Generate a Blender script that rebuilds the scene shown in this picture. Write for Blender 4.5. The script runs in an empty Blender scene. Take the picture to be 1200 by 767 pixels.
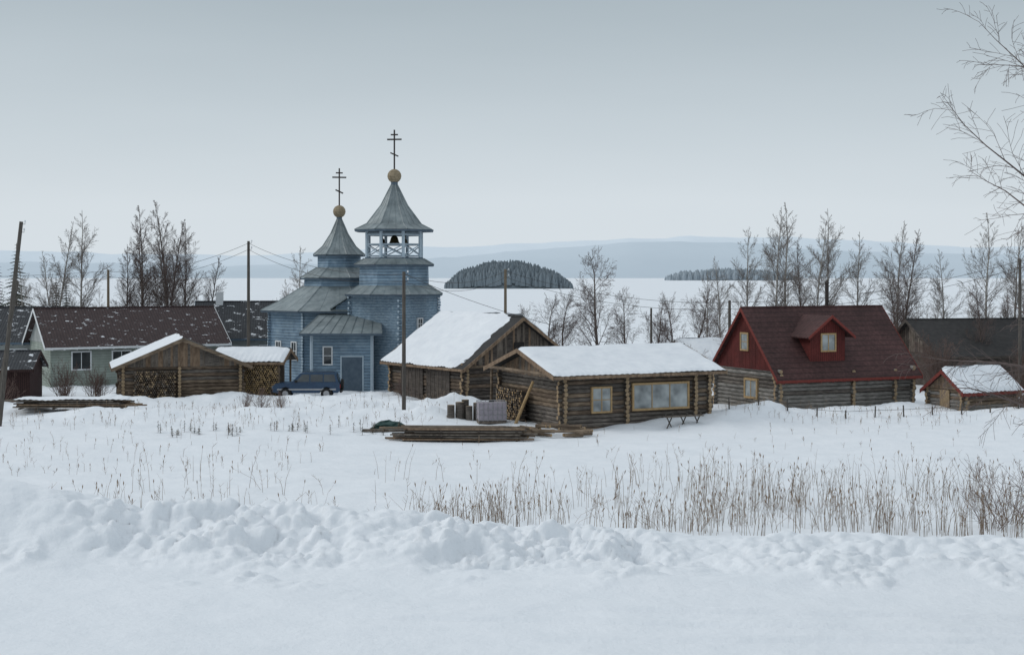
import bpy, math, random
import numpy as np
from mathutils import Vector, Matrix
R=math.radians
scene=bpy.context.scene
# ---------------------------------------------------------------- materials
def mat(name, cols, sc=(1,1,1), ns=4, rough=.85, bump=.25, metal=0, wave=None, snow=None, detail=6, bdist=.03, spec=.3, dirt=None):
    m=bpy.data.materials.new(name); m.use_nodes=True
    nt=m.node_tree; N=nt.nodes; Lk=nt.links
    b=N['Principled BSDF']; b.inputs['Roughness'].default_value=rough; b.inputs['Metallic'].default_value=metal
    b.inputs['Specular IOR Level'].default_value=spec
    tc=N.new('ShaderNodeTexCoord'); mp=N.new('ShaderNodeMapping'); mp.inputs['Scale'].default_value=sc
    Lk.new(tc.outputs['Object'],mp.inputs[0])
    no=N.new('ShaderNodeTexNoise'); no.inputs['Scale'].default_value=ns; no.inputs['Detail'].default_value=detail; no.inputs['Roughness'].default_value=.65
    Lk.new(mp.outputs[0],no.inputs['Vector'])
    cr=N.new('ShaderNodeValToRGB'); el=cr.color_ramp.elements
    n=len(cols)
    while len(el)<n: el.new(.5)
    for i,c in enumerate(cols):
        el[i].position=.28+.44*i/max(1,n-1); el[i].color=(*c,1)
    Lk.new(no.outputs['Fac'],cr.inputs[0])
    col=cr.outputs[0]; hgt=no.outputs['Fac']
    if dirt:
        n4=N.new('ShaderNodeTexNoise'); n4.inputs['Scale'].default_value=dirt[0]; n4.inputs['Detail'].default_value=5
        Lk.new(tc.outputs['Object'],n4.inputs['Vector'])
        r4=N.new('ShaderNodeValToRGB'); r4.color_ramp.elements[0].position=.3; r4.color_ramp.elements[1].position=.65
        k=dirt[1]; r4.color_ramp.elements[0].color=(k,k,k,1); r4.color_ramp.elements[1].color=(1,1,1,1)
        Lk.new(n4.outputs['Fac'],r4.inputs[0])
        m4=N.new('ShaderNodeMixRGB'); m4.blend_type='MULTIPLY'; m4.inputs[0].default_value=1
        Lk.new(col,m4.inputs[1]); Lk.new(r4.outputs[0],m4.inputs[2]); col=m4.outputs[0]
    if wave:
        w=N.new('ShaderNodeTexWave'); w.bands_direction=wave[0]; w.inputs['Scale'].default_value=.314/wave[1]
        w.wave_profile=wave[4] if len(wave)>4 else 'SIN'
        w.inputs['Distortion'].default_value=wave[3] if len(wave)>3 else 0
        Lk.new(tc.outputs['Object'],w.inputs['Vector'])
        r2=N.new('ShaderNodeValToRGB'); r2.color_ramp.elements[0].position=0; r2.color_ramp.elements[1].position=.3
        k=wave[2]; r2.color_ramp.elements[0].color=(k,k,k,1)
        Lk.new(w.outputs['Fac'],r2.inputs[0])
        mx=N.new('ShaderNodeMixRGB'); mx.blend_type='MULTIPLY'; mx.inputs[0].default_value=1
        Lk.new(col,mx.inputs[1]); Lk.new(r2.outputs[0],mx.inputs[2]); col=mx.outputs[0]
        ad=N.new('ShaderNodeMath'); ad.operation='MULTIPLY_ADD'; ad.inputs[1].default_value=.35
        Lk.new(no.outputs['Fac'],ad.inputs[0]); Lk.new(w.outputs['Fac'],ad.inputs[2]); hgt=ad.outputs[0]
    if snow:
        n2=N.new('ShaderNodeTexNoise'); n2.inputs['Scale'].default_value=snow[1]; n2.inputs['Detail'].default_value=6; n2.inputs['Roughness'].default_value=.7
        mp2=N.new('ShaderNodeMapping'); mp2.inputs['Scale'].default_value=snow[2]
        Lk.new(tc.outputs['Object'],mp2.inputs[0]); Lk.new(mp2.outputs[0],n2.inputs['Vector'])
        r3=N.new('ShaderNodeValToRGB'); r3.color_ramp.elements[0].position=snow[0]; r3.color_ramp.elements[1].position=snow[0]+.02
        Lk.new(n2.outputs['Fac'],r3.inputs[0])
        m2=N.new('ShaderNodeMixRGB'); Lk.new(r3.outputs[0],m2.inputs[0]); Lk.new(col,m2.inputs[1]); m2.inputs[2].default_value=(.74,.76,.79,1); col=m2.outputs[0]
    Lk.new(col,b.inputs['Base Color'])
    if bump:
        bp=N.new('ShaderNodeBump'); bp.inputs['Strength'].default_value=bump; bp.inputs['Distance'].default_value=bdist
        Lk.new(hgt,bp.inputs['Height']); Lk.new(bp.outputs[0],b.inputs['Normal'])
    return m
M={}
M['snow']=mat('snow',[(.74,.775,.81),(.82,.845,.875)],ns=.6,rough=.7,bump=.85,bdist=.18,detail=15,spec=.2)
M['rsnow']=mat('roof_snow',[(.70,.73,.77),(.82,.845,.87)],ns=1.2,rough=.7,bump=.5,bdist=.07,detail=10,spec=.2)
M['log1']=mat('log_grey',[(.045,.039,.035),(.145,.125,.108),(.25,.22,.19)],sc=(1,1,6),ns=2.2,dirt=(.7,.5))
M['log2']=mat('log_brown',[(.05,.037,.027),(.155,.112,.08),(.27,.205,.15)],sc=(1,1,6),ns=2.2,dirt=(.7,.5))
M['log3']=mat('log_tan',[(.07,.052,.038),(.21,.155,.108),(.33,.255,.185)],sc=(1,1,5),ns=2,dirt=(.7,.5))
M['log4']=mat('log_dark',[(.022,.019,.016),(.07,.058,.05),(.13,.11,.095)],sc=(1,1,5),ns=2)
M['logA']=mat('log_silver',[(.10,.092,.083),(.255,.238,.215),(.38,.36,.335)],sc=(1,1,6),ns=2.4,dirt=(.6,.55))
M['end']=mat('log_end',[(.18,.13,.08),(.40,.29,.18)],ns=9)
M['yel']=mat('fresh_wood',[(.28,.185,.09),(.46,.32,.17)],sc=(1,1,1),ns=6)
M['plank']=mat('weathered_plank',[(.05,.042,.035),(.145,.12,.098),(.24,.205,.17)],sc=(1,1,.3),ns=5)
M['plank2']=mat('brown_plank',[(.09,.058,.038),(.205,.142,.095),(.31,.225,.155)],sc=(1,1,.3),ns=5)
M['dark']=mat('dark_interior',[(.015,.013,.012),(.03,.027,.025)])
M['red']=mat('red_boards',[(.095,.018,.015),(.155,.03,.026)],ns=6,wave=('Y',.14,.35),dirt=(1,.6))
M['redx']=mat('red_boards_x',[(.095,.018,.015),(.155,.03,.026)],ns=6,wave=('X',.14,.35),dirt=(1,.6))
M['maroon']=mat('dark_maroon_boards',[(.028,.014,.013),(.05,.024,.022)],ns=6,wave=('X',.14,.4))
M['redt']=mat('red_trim',[(.12,.025,.02),(.2,.045,.035)],ns=6)
M['roofr']=mat('red_tile_roof',[(.046,.02,.019),(.078,.035,.033),(.115,.056,.052)],ns=5,rough=.7,wave=('Y',.28,.45,0,'SAW'),bump=.6,bdist=.05,dirt=(.5,.6))
M['roofb']=mat('brown_corrugated_roof',[(.035,.02,.02),(.065,.04,.038)],ns=3,rough=.6,wave=('X',.22,.5),snow=(.62,1.5,(1.1,2.4,2.4)),bump=.5)
M['roofd']=mat('dark_slate_roof',[(.022,.025,.03),(.05,.053,.058)],ns=3,rough=.6,wave=('X',.2,.5),snow=(.60,1.3,(1.0,1.9,1.9)),bump=.5)
M['roofg']=mat('black_roof',[(.025,.024,.024),(.05,.048,.047)],ns=3,rough=.8,bump=.2)
M['metal']=mat('grey_roof_metal',[(.13,.16,.17),(.215,.255,.265),(.30,.34,.345)],ns=1.6,rough=.5,bump=.15,spec=.5,dirt=(.5,.7))
M['blue']=mat('blue_siding',[(.15,.225,.305),(.235,.335,.43),(.33,.43,.51)],sc=(1,1,1.5),ns=1.8,wave=('Z',.22,.5,.0),bump=.5,dirt=(.45,.68))
M['blue2']=mat('blue_shingles',[(.16,.235,.31),(.275,.38,.475),(.43,.53,.60)],sc=(1.3,1.3,3),ns=3.2,wave=('Z',.2,.45,1.5,'SAW'),bump=.7,dirt=(.5,.72))
M['bluet']=mat('pale_blue_trim',[(.36,.45,.52),(.48,.56,.62)],ns=3)
M['blued']=mat('dark_blue_trim',[(.07,.10,.135),(.12,.16,.2)],ns=3)
M['white']=mat('white_trim',[(.58,.6,.61),(.72,.73,.74)],ns=4)
M['plaster']=mat('pale_green_wall',[(.25,.29,.25),(.36,.40,.36)],ns=1.5,wave=('Z',.2,.75),dirt=(.6,.7))
M['plastw']=mat('pale_grey_wall',[(.32,.34,.33),(.42,.44,.43)],ns=1.5,dirt=(.6,.7))
M['ball']=mat('cupola_wood',[(.2,.155,.1),(.38,.31,.21)],ns=4,wave=('Z',.12,.6))
M['iron']=mat('dark_iron',[(.02,.016,.015),(.05,.04,.035)],rough=.6,bump=0)
M['bell']=mat('bell_bronze',[(.05,.04,.02),(.1,.08,.04)],rough=.4,metal=.8,bump=0)
M['pole']=mat('pole_wood',[(.04,.037,.033),(.09,.08,.07),(.14,.125,.11)],sc=(4,4,.4),ns=4)
M['pole2']=mat('pole_wood_light',[(.14,.11,.08),(.25,.2,.14)],sc=(4,4,.4),ns=4)
M['bark']=mat('bark_brown',[(.05,.038,.033),(.105,.082,.07),(.15,.118,.10)],ns=5,bump=.2)
M['twig']=mat('twig_purple_brown',[(.09,.067,.062),(.16,.125,.115)],ns=1,bump=0)
M['barkw']=mat('birch_bark',[(.08,.07,.06),(.32,.30,.275),(.46,.44,.41)],sc=(1,1,3),ns=3,bump=.2)
M['twigl']=mat('twig_grey_brown',[(.15,.13,.118),(.24,.21,.19)],ns=1,bump=0)  # twig colour lightened to paint in a little distance haze
M['twigr']=mat('twig_reddish',[(.10,.065,.055),(.17,.115,.097)],ns=1,bump=0)
M['needle']=mat('spruce_needles',[(.012,.025,.015),(.03,.05,.03)],ns=3,bump=0)
M['isl']=mat('haze_tinted_island_forest',[(.18,.215,.24),(.215,.25,.275)],ns=.05,bump=0,spec=0)  # pale blue-grey puts the lake haze into the forest colour
M['isl2']=mat('haze_tinted_far_island_forest',[(.33,.38,.42),(.38,.43,.47)],ns=.02,bump=0,spec=0)  # paler still: thicker haze painted into the base colour
M['hill1']=mat('distant_hill',[(.55,.625,.685),(.60,.67,.73)],ns=.002,bump=0,spec=0)  # hill colour is mostly painted haze, the scene has no mist
M['hill2']=mat('haze_tinted_farther_hill',[(.67,.74,.80),(.71,.775,.83)],ns=.002,bump=0,spec=0)  # near sky tone, haze of the farther ridge painted in
M['reed']=mat('dry_reed',[(.12,.082,.055),(.23,.165,.115),(.32,.25,.18)],ns=1.2,bump=0)
M['car']=mat('blue_car_paint',[(.012,.035,.08),(.018,.055,.11)],rough=.35,bump=0,spec=.5)
M['rubber']=mat('rubber',[(.015,.015,.015),(.03,.03,.03)],bump=0)
M['chrome']=mat('dull_steel',[(.3,.3,.31),(.4,.4,.41)],metal=.7,rough=.35,bump=0)
M['lamp']=mat('tail_lamp',[(.25,.02,.02),(.3,.03,.03)],rough=.3,bump=0)
M['tank']=mat('plastic_tank',[(.30,.27,.31),(.40,.36,.40)],rough=.5,bump=0)
M['tarp']=mat('green_tarp',[(.012,.04,.036),(.025,.065,.058)],rough=.5)
M['reflpane']=mat('pane_painted_reflection',[(.12,.135,.14),(.40,.43,.43)],rough=.12,bump=0,spec=.6,ns=1.1,detail=2)  # pale tones paint reflected snow light into the pane colour, nothing hangs behind
M['glass']=mat('window_glass',[(.02,.024,.028),(.06,.07,.075)],rough=.06,bump=0,spec=.8,ns=1.3)
# ---------------------------------------------------------------- mesh builder
class MB:
    def __init__(s): s.v=[];s.f=[];s.m=[];s.mn=[]
    def mi(s,k):
        if k not in s.mn: s.mn.append(k)
        return s.mn.index(k)
    def hexa(s,p,m):
        b=len(s.v); s.v+= [tuple(q) for q in p]; k=s.mi(m)
        for f in ((3,2,1,0),(4,5,6,7),(0,1,5,4),(1,2,6,5),(2,3,7,6),(3,0,4,7)):
            s.f.append(tuple(b+i for i in f)); s.m.append(k)
    def box(s,x0,x1,y0,y1,z0,z1,m):
        s.hexa([(x0,y0,z0),(x1,y0,z0),(x1,y1,z0),(x0,y1,z0),(x0,y0,z1),(x1,y0,z1),(x1,y1,z1),(x0,y1,z1)],m)
    def obox(s,o,a,b,c,ra,rb,rc,m):
        P=[]
        for k in (0,1):
            for i,j in ((0,0),(1,0),(1,1),(0,1)):
                P.append(o+a*ra[i]+b*rb[j]+c*rc[k])
        s.hexa(P,m)
    def slab(s,a,b,c,d,th,m):
        dn=Vector((0,0,-th)); a,b,c,d=map(Vector,(a,b,c,d))
        s.hexa([a+dn,b+dn,c+dn,d+dn,a,b,c,d],m)
    def poly(s,p,m):
        b=len(s.v); s.v+=[tuple(q) for q in p]; s.f.append(tuple(range(b,b+len(p)))); s.m.append(s.mi(m))
    def tube(s,pts,rad,n,m,cap=None):
        k=s.mi(m); b=len(s.v); L=len(pts)
        CS=[(math.cos(2*math.pi*j/n),math.sin(2*math.pi*j/n)) for j in range(n)]
        for i,p in enumerate(pts):
            t=(pts[min(i+1,L-1)]-pts[max(i-1,0)])
            if t.length<1e-9: t=Vector((0,0,1))
            t.normalize()
            u=t.cross(Vector((0,0,1)) if abs(t.z)<.9 else Vector((1,0,0))); u.normalize(); w=t.cross(u)
            r=rad[i]; ux,uy,uz=u*r; wx,wy,wz=w*r; px,py,pz=p
            for c,d in CS: s.v.append((px+ux*c+wx*d,py+uy*c+wy*d,pz+uz*c+wz*d))
        for i in range(L-1):
            for j in range(n):
                j2=(j+1)%n
                s.f.append((b+i*n+j,b+i*n+j2,b+(i+1)*n+j2,b+(i+1)*n+j)); s.m.append(k)
        if cap:
            kc=s.mi(cap)
            s.f.append(tuple(b+j for j in range(n))[::-1]); s.m.append(kc)
            s.f.append(tuple(b+(L-1)*n+j for j in range(n))); s.m.append(kc)
    def ngon(s,cx,cy,z0,z1,r0,r1,n,rot,m,cap=True):
        k=s.mi(m); b=len(s.v)
        for z,r in ((z0,r0),(z1,r1)):
            for j in range(n):
                a=rot+2*math.pi*j/n; s.v.append((cx+r*math.cos(a),cy+r*math.sin(a),z))
        for j in range(n):
            j2=(j+1)%n; s.f.append((b+j,b+j2,b+n+j2,b+n+j)); s.m.append(k)
        if cap:
            s.f.append(tuple(b+j for j in range(n))[::-1]); s.m.append(k)
            s.f.append(tuple(b+n+j for j in range(n))); s.m.append(k)
    def mesh(s,name,smooth=False):
        me=bpy.data.meshes.new(name); me.from_pydata(s.v,[],s.f)
        for k in s.mn: me.materials.append(M[k])
        me.polygons.foreach_set('material_index',s.m)
        if smooth: me.polygons.foreach_set('use_smooth',[True]*len(s.f))
        me.update(); return me
    def obj(s,name,parent=None,smooth=False,loc=None,rot=0):
        o=bpy.data.objects.new(name,s.mesh(name,smooth)); scene.collection.objects.link(o)
        if parent: o.parent=parent
        if loc: o.location=loc
        if rot: o.rotation_euler=(0,0,rot)
        return o
def empty(name,loc,rot=0):
    e=bpy.data.objects.new(name,None); e.empty_display_size=.3; scene.collection.objects.link(e)
    e.location=loc; e.rotation_euler=(0,0,R(rot)); return e
# ---------------------------------------------------------------- noise + terrain
rs=np.random.RandomState(3); TAB=rs.rand(512,512); TB2=rs.rand(512,512); TB3=rs.rand(512,512)
def vn(x,y,s,seed=0):
    x=np.asarray(x,float)/s+seed*17.3+1000; y=np.asarray(y,float)/s+seed*31.7+1000
    xi=np.floor(x).astype(int); yi=np.floor(y).astype(int); fx=x-xi; fy=y-yi
    fx=fx*fx*(3-2*fx); fy=fy*fy*(3-2*fy)
    g=lambda a,b:TAB[a%512,b%512]
    return (g(xi,yi)*(1-fx)+g(xi+1,yi)*fx)*(1-fy)+(g(xi,yi+1)*(1-fx)+g(xi+1,yi+1)*fx)*fy
def fbm(x,y,s,o=4,seed=0):
    t=0;a=1;n=0
    for i in range(o): t=t+a*vn(x,y,s/2**i,seed+i); n+=a; a*=.5
    return t/n
def clods(x,y,s,seed):
    x=np.asarray(x,float); y=np.asarray(y,float)
    wx=x+.45*s*(fbm(x,y,s*.7,2,seed+3)-.5)*2; wy=y+.45*s*(fbm(x,y,s*.7,2,seed+4)-.5)*2
    X=wx/s+500+seed*7; Y=wy/s+500+seed*13; xi=np.floor(X).astype(int); yi=np.floor(Y).astype(int)
    out=np.zeros_like(X)
    for a in (-1,0,1):
        for b in (-1,0,1):
            i=(xi+a)%512;j=(yi+b)%512
            px=xi+a+TAB[i,j]; py=yi+b+TB2[i,j]; h=TB3[i,j]
            d2=(X-px)**2+(Y-py)**2; rr=.4+.4*h
            out=np.maximum(out,h*np.clip(1-d2/(rr*rr),0,1)**.4)
    return out
def sstep(a,b,x):
    t=np.clip((x-a)/(b-a),0,1); return t*t*(3-2*t)
MOUNDS=[(-5.5,88.2,1.8,.6),(-2.5,88.6,1.6,.4),(12.4,81.5,2.2,.5),(-13.8,92.6,2.6,.35),(-18.2,94.0,1.8,.45),(-9.5,97,2.4,.4),(-20.5,92,2.0,.4),(-25.5,91.0,2.2,.5),
 (19,84.8,2,.35),(24.2,86.5,2.6,.5),(-8.5,92,2.4,.4),(-11.5,88.5,2.2,.45),(9.5,79.4,1.5,.25),(15,83,1.6,.4),(-30,89,2.6,.5),(29,83,1.6,.3),(-4.6,79,1.4,.25)]
def height(x,y):
    x=np.asarray(x,float); y=np.asarray(y,float)
    base=np.interp(y,[-60,0,24,30,36,44,50,125,170,1e5],[6.8,6.8,1.05,1.0,.95,.3,0,0,-4,-4])
    yc=39.6-0.04*x+1.6*(fbm(x,x*0,6,3,5)-.5)
    zc=np.interp(x,[-40,-14.8,-11.6,-8.6,-5,-2.5,0,2.5,5,9.8,14.8,40],[2.9,2.75,2.1,1.9,2.0,1.7,1.4,1.35,1.1,1.25,1.05,1.2])
    am=(zc-.65)*(.88+.24*fbm(x,x*0,2.4,3,61))
    wf=2.5+1.6*(fbm(x,x*0,3.5,3,9)-.5)
    w=np.where(y<yc,wf,3.4)
    q=np.clip(np.abs(y-yc)/w,0,3)
    z=base+am*np.exp(-q**2.0)
    m=(y>27)&(y<48)
    if m.any():
        xx=x[m];yy=y[m];yq=yc[m]
        near=np.exp(-((yy-yq+1.6)/2.2)**4)
        rough=np.clip(1.1*np.exp(-((xx+8.2)/3.8)**4)+1.1*np.exp(-((xx-.6)/3.4)**4)+.5*np.exp(-((xx-8)/3)**2)+.35*np.exp(-((xx-13)/2.)**2)+.12,0,1)
        rough=rough*sstep(.25,.6,fbm(xx,yy,2.8,3,90)+.12)
        ch=.42*clods(xx,yy,1.6,1)+.30*clods(xx,yy,.75,2)+.24*clods(xx,yy,.38,3)+.13*clods(xx,yy,.22,5)-.30
        ch=ch-.35*sstep(.55,.7,fbm(xx,yy,1.7,2,93))
        dz=near*rough*ch*.95
        dz=dz+.34*(fbm(xx,yy*1.3,3.2,5,97)-.5)*np.exp(-((yy-yq)/4.2)**2)
        sc=sstep(.58,.68,fbm(xx,yy,1.6,2,99)); dz=dz+(.16*clods(xx,yy,.42,6)+.1*clods(xx,yy,.24,7))*sc*np.exp(-((yy-yq+4.0)/1.6)**2)
        z[m]=z[m]+dz
    z=z+.26*np.exp(-((y-34.2-.10*x)/.8)**2)*(fbm(x,y,2.5,3,21))*sstep(-4,4,x)
    z=z+.22*(fbm(x,y,6,3,2)-.5)*sstep(20,26,y)*(1-sstep(120,140,y))
    z=z+.14*(fbm(x,y*2,1.6,3,31)-.5)*sstep(33,38,y)*(1-sstep(60,75,y))
    for k,(c0,sl_) in enumerate(((30.9,.13),(32.0,.11),(29.2,.05))):
        tr_=y-c0+sl_*x
        z=z+sstep(-9+3*k,0+3*k,x)*(.05*np.exp(-((tr_-.3)/.16)**2)-.07*np.exp(-(tr_/.16)**2)+.04*np.exp(-((tr_+.3)/.16)**2))*(.5+fbm(x,y,.8,2,55))
    fld=sstep(46,54,y)*(1-sstep(122,135,y))
    z=z+fld*(.45*(fbm(x,y,13,3,4)-.5)+.14*(fbm(x,y,2.6,3,6)-.5))
    yard=sstep(73,79,y)*(1-sstep(112,122,y))
    z=z+yard*.30*(fbm(x,y,2.0,5,46)-.5)
    z=z+.55*np.exp(-((y-83.5-1.5*(fbm(x,x*0,5,2,41)-.5))/1.6)**2)*sstep(-30,-24,x)*(1-sstep(-5,-2,x))*(.2+1.3*fbm(x,y,1.8,4,42))
    z=z+.45*np.exp(-((y-83.0)/1.6)**2)*sstep(11,14,x)*(.2+1.0*fbm(x,y,2.0,4,44))
    nz=.45+1.1*fbm(x,y,1.1,4,48)
    for mx_,my_,mr_,mh_ in MOUNDS: z=z+mh_*np.exp(-((x-mx_)/(mr_*1.4))**2-((y-my_)/mr_)**2)*nz
    return z
def gz(x,y): return float(height(np.array([float(x)]),np.array([float(y)]))[0])
def terrain():
    ys=[-40,-20,-8,0,6,12,17,21,24]
    y=25.
    while y<34: ys.append(y); y+=.09
    while y<45: ys.append(y); y+=.065
    while y<62: ys.append(y); y+=.2
    while y<130: ys.append(y); y+=.42
    while y<9000: ys.append(y); y*=1.05
    ys.append(20000)
    ys=np.array(ys); nc=760
    t=np.linspace(-1,1,nc); t=.6*t+.4*t**3; t[0]=-1;t[-1]=1
    hw=22+.5*np.clip(ys,0,None)
    hw=np.where(ys<0,40,hw)
    X=t[None,:]*hw[:,None]; Y=np.repeat(ys[:,None],nc,1)
    Z=height(X,Y); nr=len(ys)
    co=np.stack([X,Y,Z],-1).reshape(-1,3)
    i=np.arange((nr-1)*(nc-1)); r=i//(nc-1); c=i%(nc-1); a=r*nc+c
    q=np.stack([a,a+1,a+nc+1,a+nc],1)
    me=bpy.data.meshes.new('snowy_ground'); me.vertices.add(len(co)); me.vertices.foreach_set('co',co.ravel())
    me.loops.add(q.size); me.loops.foreach_set('vertex_index',q.ravel().astype(np.int32))
    me.polygons.add(len(q)); me.polygons.foreach_set('loop_start',(np.arange(len(q))*4).astype(np.int32))
    me.polygons.foreach_set('use_smooth',np.ones(len(q),bool))
    me.update(calc_edges=True); me.validate(); me.materials.append(M['snow'])
    o=bpy.data.objects.new('snowy_ground',me); scene.collection.objects.link(o)
terrain()
# ---------------------------------------------------------------- building helpers
rng=random.Random(11)
V=Vector
def logwall(mb,p0,p1,z0,z1,r,over,phase,tones=('log1','log2','log1','log3')):
    p0=V(p0);p1=V(p1); d=(p1-p0).normalized(); step=r*1.86; z=z0+r+phase*step
    while z<z1-r*.3:
        o0=over+rng.uniform(-.06,.1); o1=over+rng.uniform(-.06,.1); rr=r*rng.uniform(.93,1.05)
        a=p0-d*o0; b=p1+d*o1; m_=(a+b)/2
        j=lambda:rng.uniform(-.02,.02)
        mb.tube([V((a.x,a.y,z)),V((m_.x+j(),m_.y+j(),z+j())),V((b.x,b.y,z))],[rr,rr*.97,rr*.94],8,rng.choice(tones),cap='end')
        z+=step
def logends(mb,x,y0,z0,z1,r,ln,tones=('log1','log2')):
    z=z0+r
    while z<z1:
        mb.tube([V((x,y0-ln+rng.uniform(-.06,.06),z)),V((x,y0+.2,z))],[r,r],8,rng.choice(tones),cap='end'); z+=r*1.86
def window(mb,o,rv,nv,w,h,fm='yel',nx=2,nz=1,ft=.1,glass='glass',depth=.06):
    o=V(o);rv=V(rv).normalized();nv=V(nv).normalized();up=V((0,0,1))
    mb.obox(o,rv,nv,up,(0,w),(-.12,.015),(0,h),glass)
    for ra,rc in (((-ft,0),(-ft,h+ft)),((w,w+ft),(-ft,h+ft)),((0,w),(-ft,0)),((0,w),(h,h+ft))):
        mb.obox(o,rv,nv,up,ra,(-.13,depth),rc,fm)
    for i in range(1,nx): mb.obox(o,rv,nv,up,(w*i/nx-.025,w*i/nx+.025),(-.02,depth-.02),(0,h),fm)
    for i in range(1,nz): mb.obox(o,rv,nv,up,(0,w),(-.02,depth-.024),(h*i/nz-.02,h*i/nz+.02),fm)
def snow_sheet(parent,a,b,c,d,th=.16,seed=1,thr=.2,name='roof_snow',nu=120,nv_=64,top_bare=0):
    a,b,c,d=[np.array(q,float) for q in (a,b,c,d)]
    lu=np.linalg.norm(b-a); lv=np.linalg.norm(d-a)
    s,t=np.meshgrid(np.linspace(0,1,nu+1),np.linspace(0,1,nv_+1)); s=s[...,None];t=t[...,None]
    p=(a*(1-s)+b*s)*(1-t)+(d*(1-s)+c*s)*t; s=s[...,0];t=t[...,0]
    e=np.clip(np.minimum(np.minimum(s*lu,(1-s)*lu),t*lv+.02)/.3,0,1)**.5
    n=fbm(s*lu,t*lv,1.0,5,seed); n2=fbm(s*lu,t*lv,3,3,seed+5)
    rib=.12*np.cos(s*lu*2*math.pi/.35)*(1-np.clip(t*lv/1.6,0,1))
    h=th*(e*(1-thr)+(n-.5)*1.0+(n2-.5)*.6+rib)-th*top_bare*np.clip((s-.78)*5,0,1)
    p[...,2]+=np.maximum(-.04,h)
    i=np.arange(nv_*nu); q=(i//nu)*(nu+1)+i%nu
    fs=np.stack([q,q+1,q+nu+2,q+nu+1],1).tolist()
    me=bpy.data.meshes.new(name); me.from_pydata(p.reshape(-1,3).tolist(),[],fs); me.materials.append(M['rsnow'])
    me.polygons.foreach_set('use_smooth',[True]*len(fs)); me.update()
    o=bpy.data.objects.new(name,me); scene.collection.objects.link(o); o.parent=parent; return o
def gable(mb,x,W,zb,zw,zr,mats,bw=.16,th=.04,sgn=-1):
    s=(zr-zw)/(W/2); y=0
    top=lambda y: min(zr,zw+s*min(y,W-y))-.03
    while y<W-.01:
        y1=min(W,y+bw); a=x; b=x+sgn*(th+rng.uniform(0,.012)); x0,x1=min(a,b),max(a,b)
        t0,t1=top(y),top(y1)
        if max(t0,t1)>zb+.02:
            mb.hexa([(x0,y,zb),(x1,y,zb),(x1,y1-.008,zb),(x0,y1-.008,zb),(x0,y,max(t0,zb)),(x1,y,max(t0,zb)),(x1,y1-.008,max(t1,zb)),(x0,y1-.008,max(t1,zb))],rng.choice(mats))
        y=y1
def house(name,loc,rot,L,W,zw,zr,ove=.5,ovg=.5,wall='log',tones=('log1','log2','log1','log3'),gm=('plank','plank2'),roof='roofg',trim='plank2',
          snow=None,r=.125,z0=-.6,gbase=None,wm='plaster',seed=1,zgap=.1):
    e=empty(name,loc,rot); s=(zr-zw)/(W/2)
    mb=MB()
    if wall=='log':
        logwall(mb,(0,0,0),(L,0,0),z0,zw,r,.28,0,tones); logwall(mb,(0,W,0),(L,W,0),z0,zw,r,.28,0,tones)
        logwall(mb,(0,0,0),(0,W,0),z0,zw,r,.28,.5,tones); logwall(mb,(L,0,0),(L,W,0),z0,zw,r,.28,.5,tones)
        mb.box(.04,L-.04,.04,W-.04,z0,zw,'dark')
        mb.obj('log_walls',e,smooth=False)
    elif wall=='open': pass
    else:
        mb.box(0,L,0,W,z0,zw,wm); mb.obj('walls',e)
    mb=MB(); gb=gbase if gbase is not None else zw-.05
    gable(mb,-.0 if wall!='log' else -.1,W,gb,zw,zr,gm,sgn=-1); gable(mb,L if wall!='log' else L+.1,W,gb,zw,zr,gm,sgn=1)
    mb.obj('gable_boards',e)
    mb=MB(); za=zr+zgap; ze=za-s*(W/2+ove); th=.11
    e0=(-ovg,-ove,ze);e1=(L+ovg,-ove,ze);r1=(L+ovg,W/2,za);r0=(-ovg,W/2,za);b0=(-ovg,W+ove,ze);b1=(L+ovg,W+ove,ze)
    mb.slab(e0,e1,r1,r0,th,roof); mb.slab(r0,r1,b1,b0,th,roof)
    mb.tube([V((-ovg-.02,W/2,za+.01)),V((L+ovg+.02,W/2,za+.01))],[.07,.07],6,roof,cap=roof)
    for x in (-ovg-.045,L+ovg+.005):
        for (p,q) in (((-ove,ze),(W/2,za)),((W+ove,ze),(W/2,za))):
            y0,z0_=p;y1,z1_=q; sy=1 if y1>y0 else -1
            P=[(x,y0,z0_-.22),(x+.04,y0,z0_-.22),(x+.04,y1-.001*sy,z1_-.22),(x,y1-.001*sy,z1_-.22),(x,y0,z0_+.02),(x+.04,y0,z0_+.02),(x+.04,y1-.001*sy,z1_+.02),(x,y1-.001*sy,z1_+.02)]
            mb.hexa(P,trim)
    mb.box(-ovg,L+ovg,-ove-.035,-ove-.003,ze-.17,ze-.01,trim)
    x=0
    while x<L:
        mb.box(x,x+.08,-ove+.02,-.05,ze-.22+.0,ze-.125,trim); x+=.9
    mb.obj('roof',e)
    if snow:
        if snow.get('front',1): snow_sheet(e,e0,e1,r1,r0,seed=seed,th=snow['th'],thr=snow.get('thr',.2),top_bare=snow.get('bare',0))
        if snow.get('back',1): snow_sheet(e,b0,b1,r1,r0,seed=seed+9,th=snow['th'],thr=snow.get('thr',.2))
    return e
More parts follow.
